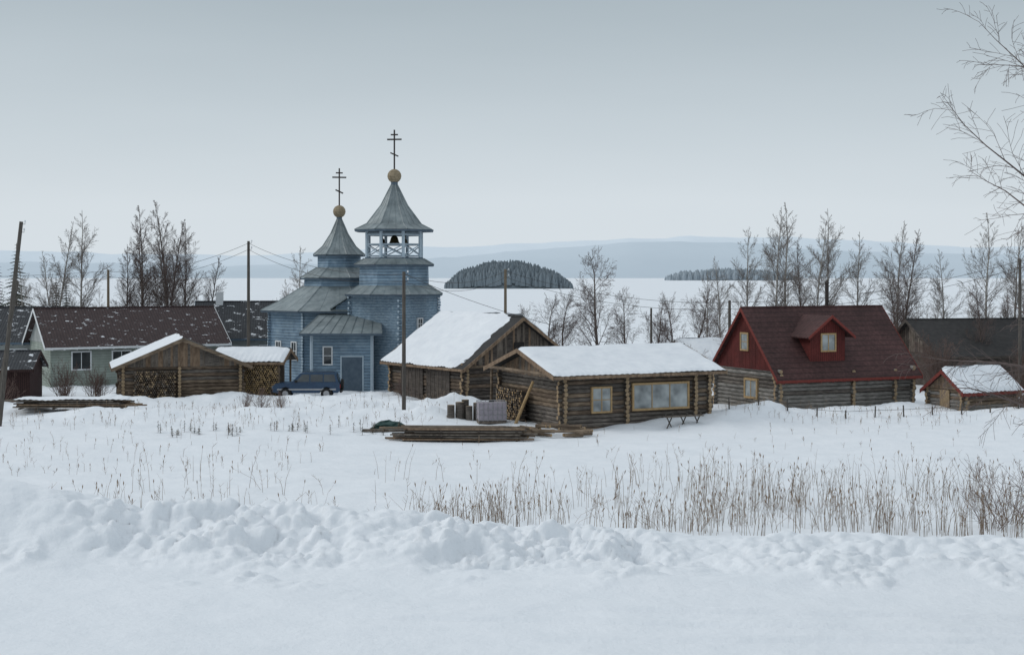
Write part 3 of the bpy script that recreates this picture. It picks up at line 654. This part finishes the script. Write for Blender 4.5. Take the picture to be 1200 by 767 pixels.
# ---------------------------------------------------------------- vegetation
def bare_tree(seed,H,P,tm='bark',bm='twig'):
    r_=random.Random(seed); mb=MB()
    rv=lambda:V((r_.gauss(0,1),r_.gauss(0,1),r_.gauss(0,1)))
    def br(p,d,L,r,lv):
        n=P['seg'][lv]; pts=[p];rad=[r]; ds=[d]
        for i in range(n):
            d=(d+rv()*P['wob'][lv]+V((0,0,P['up'][lv]))).normalized(); p=p+d*(L/n); pts.append(p); ds.append(d)
            rad.append(max(r*(1-(i+1)/n*.88),P['rmin']))
        mb.tube(pts,rad,P['sides'][lv],tm if lv<=P.get('tl',0) else bm)
        if lv+1>=len(P['seg']): return
        nk=P['n'][lv]; t0=P['t0'][lv]
        if lv>0: nk=max(2,int(nk*(.45+.55*min(1,L/P['ref'][lv]))))
        for k in range(nk):
            s=(k+r_.random())/nk; t=t0+(1-t0)*s; f=t*n; i=min(int(f),n-1); q=pts[i].lerp(pts[i+1],f-i); dd=ds[i+1]
            rr=rad[i]+(rad[i+1]-rad[i])*(f-i)
            a=V((0,0,1)) if abs(dd.z)<.9 else V((1,0,0)); u=dd.cross(a).normalized(); w=dd.cross(u); az=r_.uniform(0,6.283)
            an=R(P['ang'][lv]*r_.uniform(.7,1.3)); nd=dd*math.cos(an)+(u*math.cos(az)+w*math.sin(az))*math.sin(an)
            if lv==0: sh=((1-s)**P.get('cp',.75)*(.5+.5*min(1,s*3)))*P['lr'][0]*H
            else: sh=L*P['lr'][lv]*(1-.5*s)
            br(q,nd,sh*r_.uniform(.6,1.2),max(rr*P['rr'][lv],P['rmin']),lv+1)
    ns=P.get('stems',1)
    for k in range(ns):
        d=V((0,0,1)) if ns==1 else V((r_.gauss(0,P['spread']),r_.gauss(0,P['spread']),1)).normalized()
        br(V((r_.uniform(-.15,.15),r_.uniform(-.15,.15),-.4)) if ns>1 else V((0,0,-.4)),d,H*(1 if k==0 else r_.uniform(.6,1)),P['r0'],0)
    return mb
BIR=dict(seg=[9,5,3,2],wob=[.045,.08,.11,.14],up=[.02,.06,.02,-.05],n=[36,14,9],t0=[.2,.1,.1],ref=[1,2.0,.8],ang=[40,30,34],lr=[.31,.42,.5],rr=[.36,.42,.5],sides=[7,4,3,3],rmin=.006,r0=.12)
FUL=dict(BIR,n=[54,14,9],t0=[.07,.1,.1],ang=[34,32,36],lr=[.31,.46,.52])
BUSHY=dict(BIR,seg=[7,5,3,2],n=[30,14,8],t0=[.2,.12,.1],lr=[.5,.48,.52],ang=[50,42,40],wob=[.10,.15,.16,.18],up=[.04,.08,.02,0],r0=.15,cp=.6)
SHR=dict(BIR,seg=[5,4,3],wob=[.09,.12,.15],up=[.05,.05,0],n=[9,6],t0=[.2,.15],ref=[1,1],ang=[30,35],lr=[.42,.5],rr=[.5,.5],sides=[4,3,3],rmin=.006,r0=.025,stems=16,spread=.4,cp=.6)
TM={}
def tm(key,mbf): TM[key]=mbf.mesh(key,smooth=False)
for i in range(4): tm('birch%d'%i,bare_tree(100+i,12,BIR,'barkw','twigl'))
for i in range(2): tm('alder%d'%i,bare_tree(200+i,12,FUL,'bark','twig'))
for i in range(2): tm('bushy%d'%i,bare_tree(300+i,8,BUSHY,'bark','twig'))
for i in range(2): tm('shrub%d'%i,bare_tree(400+i,3,SHR,'twigr','twigr'))
tm('openshrub',bare_tree(440,3,dict(SHR,stems=9,spread=.55,r0=.016,n=[8,5],rmin=.004),'twigr','twigr'))
tm('tallshrub',bare_tree(420,5.5,dict(SHR,stems=16,spread=.25,r0=.045,n=[16,8]),'twigr','twigr'))
tr=random.Random(77)
def plant(name,key,x,y,h,ref,sx=1):
    o=bpy.data.objects.new(name,TM[key]); scene.collection.objects.link(o)
    o.location=(x,y,gz(x,y)-.05); s=h/ref; o.scale=(s*sx,s*sx,s); o.rotation_euler=(0,0,tr.uniform(0,6.28)); return o
B4=lambda:'birch%d'%tr.randrange(4)
A3=lambda:'alder%d'%tr.randrange(2)
for x,y,h in ((-34,126,11.5),(-32.2,124,15),(-30.6,127,15.9),(-28.8,125,13.5),(-27.4,128,10.8),(-31.4,130,14.5),(-33.2,128,13.0),(-29.6,123,12.6)): plant('alder_tree',A3(),x,y,h,12)
for x,y,h in ((-36.4,120,14.4),(-38.9,121,13.6),(-39.9,124,11),(-20.4,135,12.5),(-22,138,9.5),(-19.4,137,10.4),(-44,128,10.5)): plant('birch_tree',B4(),x,y,h,12)
for x,y,h in ((6.6,108,10.6),(2.9,112,7.0),(8.9,110,7.6),(10.6,108,7.0),(12.6,113,7.2),(1.2,116,6.0),(4.2,113,7.4),(14.6,116,8)): plant('alder_tree','bushy%d'%tr.randrange(2),x,y,h,8,.85)
for x,y,h in ((16.6,122,9.4),(18.4,126,10.6),(20.4,122,13.0),(21.9,118,14.6),(23.4,121,15.2),(24.9,117,13.2),(26.8,121,14.6),(28.6,118,12.4),(30.9,114,13.2),(34.5,113,10.8),(36.8,110,13.8),(39.6,112,13.0),(42,107,12.6),(47,110,13),(50,118,14),(37.6,101,12.6),(-52,118,13),(-58,112,12)): plant('birch_tree',B4(),x,y,h,12)
for x,y,h in ((25.6,126,12.0),(30.2,110,12.4),(33,122,10),(43,118,12),(35,106,8.5)): plant('alder_tree',A3(),x,y,h,12)
for x,y,h in ((26,112,6),(28,110,6.5),(29.5,112,6),(31.5,109,5.5),(24,113,5.5),(19.5,114,5),(17.5,112,4.5),(33,110,5),(13,104,4),(36,98,4.5),(30.2,101,5),(27,115,6),(22,114,5.5)): plant('willow_shrub','tallshrub',x,y,h,5.5)
for x,y,h in ((-30.6,97,3.2),(-28.8,98,2.8),(-29.8,95,2.0),(-27.9,96.5,2.2),(-15.6,88.5,1.7),(-14.2,87.6,1.4),(-16.8,89.5,1.4),(-32.5,90,2.6),(-7.2,93,1.6),(29.5,83,1.6),(33,84,2)): plant('willow_shrub','shrub%d'%tr.randrange(2),x,y,h,3)
for x,y,h in ((16.6,47.5,3.2),(17.8,45,3.6),(15.6,46.4,2.2),(16.9,43.8,2.8)): plant('willow_shrub','openshrub',x,y,h,3,1.2)
for i in range(34):
    x=tr.uniform(42,150); y=tr.uniform(170,270); plant('birch_tree' if i%3 else 'alder_tree',B4() if i%3 else A3(),x,y,tr.uniform(8,12),12)
for i in range(14):
    x=tr.uniform(-125,-62); y=tr.uniform(160,250); plant('birch_tree',B4(),x,y,tr.uniform(7,11),12)
def spruce(seed,H,nm='needle',narrow=.17):
    r_=random.Random(seed); mb=MB(); mb.tube([V((0,0,-.4)),V((0,0,H))],[H*.012,.02],5,'bark')
    nl=int(H*3)
    for i in range(nl):
        t=(i+.5)/nl; z=H*(.1+.9*t); L=H*narrow*(1-t)**.8*r_.uniform(.75,1.15)+.12
        for k in range(9):
            a=r_.uniform(0,6.28); l=L*r_.uniform(.6,1.1); d=V((math.cos(a),math.sin(a),-.25-.2*(1-t))); sd=V((-math.sin(a),math.cos(a),0))
            for j in range(7):
                s=(j+.6)/7; p=V((0,0,z))+d*l*s; w=l*.2*(1.1-s*.6)
                for sg in (-1,1):
                    q=p+sd*sg*w*r_.uniform(.7,1.2)+d*w*.7-V((0,0,w*r_.uniform(.2,.8)))
                    mb.poly([p-d*w*.5,p+d*w*.5,q],nm)
    return mb
tm('spruce0',spruce(1,12)); tm('spruce1',spruce(2,12,narrow=.21))
for x,y,h in ((-46,132,12),(-48.5,134,11),(-43.6,136,9.5),(-42,134,9),(-51,130,12)): plant('spruce_tree','spruce%d'%tr.randrange(2),x,y,h,12)
sap=MB(); r_=random.Random(8)
for i in range(46):
    x=r_.uniform(-19,-5.5); y=76.5+r_.uniform(-1.2,1.8)+(.1*x); z=gz(x,y); h=r_.uniform(.3,.65)
    sap.tube([V((x,y,z-.1)),V((x,y,z+h))],[.015,.006],3,'bark')
    for k in range(26):
        t=r_.random(); a=r_.uniform(0,6.28); l=.26*(1-t*.7); p=V((x,y,z+h*(.15+.85*t))); q=p+V((math.cos(a)*l,math.sin(a)*l,-.03)); sd=V((-math.sin(a),math.cos(a),0))*.03
        sap.poly([p-sd,p+sd,q],'needle' if r_.random()<.5 else 'reed')
sap.obj('spruce_saplings')
rd=MB(); r_=random.Random(21)
def stalks(P):
    P=np.array(P); Z=height(P[:,0].copy(),P[:,1].copy())
    for (x,y,h),z0 in zip(P,Z):
        z=z0-.05; lx,ly=r_.gauss(0,.15)*h,r_.gauss(0,.12)*h; m='reed'
        if r_.random()<.07: lx*=3.5; h*=.8
        p0=V((x,y,z));p1=V((x+lx*.3,y+ly*.3,z+h*.55));p2=V((x+lx,y+ly,z+h))
        w=r_.uniform(.005,.010); rd.tube([p0,p1,p2],[w,w*.8,w*.4],3,m)
        for k in range(r_.choice((0,1,2,4,6))):
            t=r_.uniform(.4,1); q=p0.lerp(p1,t/.55) if t<.55 else p1.lerp(p2,(t-.55)/.45)
            a=r_.uniform(0,6.28); l=r_.uniform(.06,.24); rd.tube([q,q+V((math.cos(a)*l*.7,math.sin(a)*l*.7,l*.7))],[.005,.003],3,m)
        if r_.random()<.35:
            rd.tube([p2-V((0,0,.02)),p2+V((lx*.05,0,.06)),p2+V((lx*.1,0,.12))],[.006,.020,.004],4,m)
N0=22000
cx_=np.array([r_.uniform(-15,24) for _ in range(N0)]); cy_=np.array([43.4+15*r_.random()**1.3 for _ in range(N0)])
den=fbm(cx_,cy_,3.2,3,71); d2=fbm(cx_,cy_,.9,2,75)
pr=.03+np.clip((den-.38)*2.4,0,1)*np.clip((d2-.32)*2.6,0,1)
pr*=np.where(cx_>-1,1.0,np.where(cx_>-8,.7,.35)); pr*=np.where(cy_>53,.5,1); pr+=.6*np.exp(-((cx_-7.2)/.9)**2-((cy_-48)/2)**2)+.35*np.exp(-((cx_-11.5)/1.2)**2-((cy_-48)/2)**2)
pr*=.5
P=[]
for i in range(N0):
    if r_.random()<pr[i]: P.append((cx_[i],cy_[i],r_.uniform(.4,1.2)*(.65+.75*den[i])*1.12))
stalks(P)
stalks([(r_.uniform(-28,-9),r_.uniform(60,73),r_.uniform(.2,.6)) for i in range(170)]+[(r_.uniform(-6,30),r_.uniform(60,78),r_.uniform(.2,.45)) for i in range(110)]
  +[(r_.uniform(-30,-3),r_.uniform(77,90),r_.uniform(.2,.6)) for i in range(380)]+[(r_.uniform(12,32),r_.uniform(80,84.5),r_.uniform(.2,.6)) for i in range(200)])
rd.obj('dry_reeds')
FG=dict(BIR,seg=[10,7,5,3],wob=[.03,.09,.12,.14],up=[.03,-.005,-.05,-.09],n=[46,15,8],t0=[.2,.1,.08],ref=[1,3,1.2],ang=[64,38,40],lr=[.31,.42,.5],rr=[.4,.42,.5],rmin=.004,r0=.16,sides=[9,5,4,3],cp=.6)
bare_tree(905,17,FG,'barkw','twig').obj('birch_tree',loc=(12.5,30,gz(12.5,30)))
# ---------------------------------------------------------------- far landscape
def island(name,cx,cy,wx,wy,hh,th,n,m,seed,skew=0):
    r_=random.Random(seed); mb=MB(); NX,NY=40,10
    H=lambda s,t: hh*max(0,1-abs(s)**1.7)*(1-skew*s)*max(0,1-t*t)**.6*(.7+.6*float(vn(s*3,t*2,1,seed)))-.4
    for j in range(NY+1):
        for i in range(NX+1):
            s=-1+2*i/NX;t=-1+2*j/NY; mb.v.append((cx+s*wx,cy+t*wy,-4+H(s,t)))
    k=mb.mi(m)
    for j in range(NY):
        for i in range(NX):
            q=j*(NX+1)+i; mb.f.append((q,q+1,q+NX+2,q+NX+1)); mb.m.append(k)
    for i in range(n):
        s=r_.uniform(-.99,.99);t=r_.uniform(-.95,.6); h=th*r_.uniform(.5,1.2)*(.5+.5*min(1,(1-abs(s))*4)); x=cx+s*wx;y=cy+t*wy;z=-4+H(s,t)-.5
        w=h*r_.uniform(.16,.28)
        mb.ngon(x,y,z,z+h*.55,w,w*.85,5,r_.random()*6,m,cap=False); mb.ngon(x,y,z+h*.5,z+h,w*.85,w*.12,5,r_.random()*6,m,cap=False)
    mb.obj(name)
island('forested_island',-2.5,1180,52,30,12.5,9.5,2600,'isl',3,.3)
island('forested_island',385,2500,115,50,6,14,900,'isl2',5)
def hill(name,y,pts,m,base=-6,seed=1,depth=900):
    xs=np.linspace(pts[0][0],pts[-1][0],260); zs=np.interp(xs,[p[0] for p in pts],[p[1] for p in pts])
    k=np.ones(9)/9; zs=np.convolve(np.pad(zs,4,'edge'),k,'valid'); zs=zs+ (fbm(xs,xs*0,y*.02,3,seed)-.5)*y*.0035+(vn(xs,xs*0,y*.0016,seed)-.5)*y*.0005
    v=[];f=[]; n=len(xs)
    for j,(dy,q) in enumerate(((0,0),(depth*.1,.45),(depth*.4,.85),(depth*.7,1),(depth*1.4,0))):
        for x,z in zip(xs,zs): v.append((x,y+dy,base+(z-base)*q))
    for j in range(4):
        for i in range(n-1): a=j*n+i; f.append((a,a+1,a+n+1,a+n))
    me=bpy.data.meshes.new(name); me.from_pydata(v,[],f); me.polygons.foreach_set('use_smooth',[True]*len(f)); me.materials.append(M[m]); me.update()
    o=bpy.data.objects.new(name,me); scene.collection.objects.link(o)
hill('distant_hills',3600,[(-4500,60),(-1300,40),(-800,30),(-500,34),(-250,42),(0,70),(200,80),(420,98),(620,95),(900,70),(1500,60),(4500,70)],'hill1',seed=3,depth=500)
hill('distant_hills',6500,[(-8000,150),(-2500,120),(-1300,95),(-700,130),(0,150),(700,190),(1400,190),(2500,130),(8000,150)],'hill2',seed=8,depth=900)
# ---------------------------------------------------------------- camera, light, world
cam=bpy.data.cameras.new('camera'); co=bpy.data.objects.new('camera',cam); scene.collection.objects.link(co)
co.location=(0,0,8.5); co.rotation_euler=(R(90),0,0); cam.lens=50; cam.sensor_width=36; cam.shift_y=-63.5/1200; cam.clip_end=60000; cam.clip_start=.1
scene.camera=co
sel=R(34); saz=R(-82)
sd=V((math.sin(saz)*math.cos(sel),math.cos(saz)*math.cos(sel),math.sin(sel)))
sl=bpy.data.lights.new('sun','SUN'); sl.energy=1.0; sl.angle=R(22); sl.color=(1,.98,.95)
so=bpy.data.objects.new('sun',sl); scene.collection.objects.link(so); so.rotation_euler=(-sd).to_track_quat('-Z','Y').to_euler()
w=bpy.data.worlds.new('World'); scene.world=w; w.use_nodes=True; nt=w.node_tree; N=nt.nodes; Lk=nt.links
bg=N['Background']; sk=N.new('ShaderNodeTexSky'); sk.sky_type='NISHITA'; sk.sun_disc=False; sk.sun_elevation=sel; sk.sun_rotation=saz; sk.dust_density=3
tc=N.new('ShaderNodeTexCoord'); sp=N.new('ShaderNodeSeparateXYZ'); Lk.new(tc.outputs['Generated'],sp.inputs[0])
cn=N.new('ShaderNodeTexNoise'); cn.inputs['Scale'].default_value=2.2; cn.inputs['Detail'].default_value=4
mp=N.new('ShaderNodeMapping'); mp.inputs['Scale'].default_value=(1,1,5); Lk.new(tc.outputs['Generated'],mp.inputs[0]); Lk.new(mp.outputs[0],cn.inputs['Vector'])
ma=N.new('ShaderNodeMath'); ma.operation='MULTIPLY_ADD'; ma.inputs[1].default_value=.05; Lk.new(cn.outputs['Fac'],ma.inputs[0])
m0=N.new('ShaderNodeMath'); m0.operation='SUBTRACT'; m0.inputs[1].default_value=.025; Lk.new(sp.outputs['Z'],m0.inputs[0]); Lk.new(m0.outputs[0],ma.inputs[2])
cr=N.new('ShaderNodeValToRGB'); el=cr.color_ramp.elements
stops=[(0,(.71,.775,.825)),(.045,(.69,.755,.805)),(.10,(.59,.66,.71)),(.19,(.43,.50,.545)),(.4,(.53,.60,.65)),(1,(.74,.80,.86))]
while len(el)<len(stops): el.new(.5)
for i,(p,c) in enumerate(stops): el[i].position=p; el[i].color=(*c,1)
Lk.new(ma.outputs[0],cr.inputs[0])
sc_=N.new('ShaderNodeVectorMath'); sc_.operation='SCALE'; sc_.inputs['Scale'].default_value=.1; Lk.new(sk.outputs[0],sc_.inputs[0])
mx=N.new('ShaderNodeMixRGB'); mx.inputs[0].default_value=.94; Lk.new(sc_.outputs[0],mx.inputs[1]); Lk.new(cr.outputs[0],mx.inputs[2])
Lk.new(mx.outputs[0],bg.inputs['Color']); bg.inputs['Strength'].default_value=1.0
scene.view_settings.view_transform='Standard'; scene.view_settings.look='None'; scene.view_settings.exposure=0
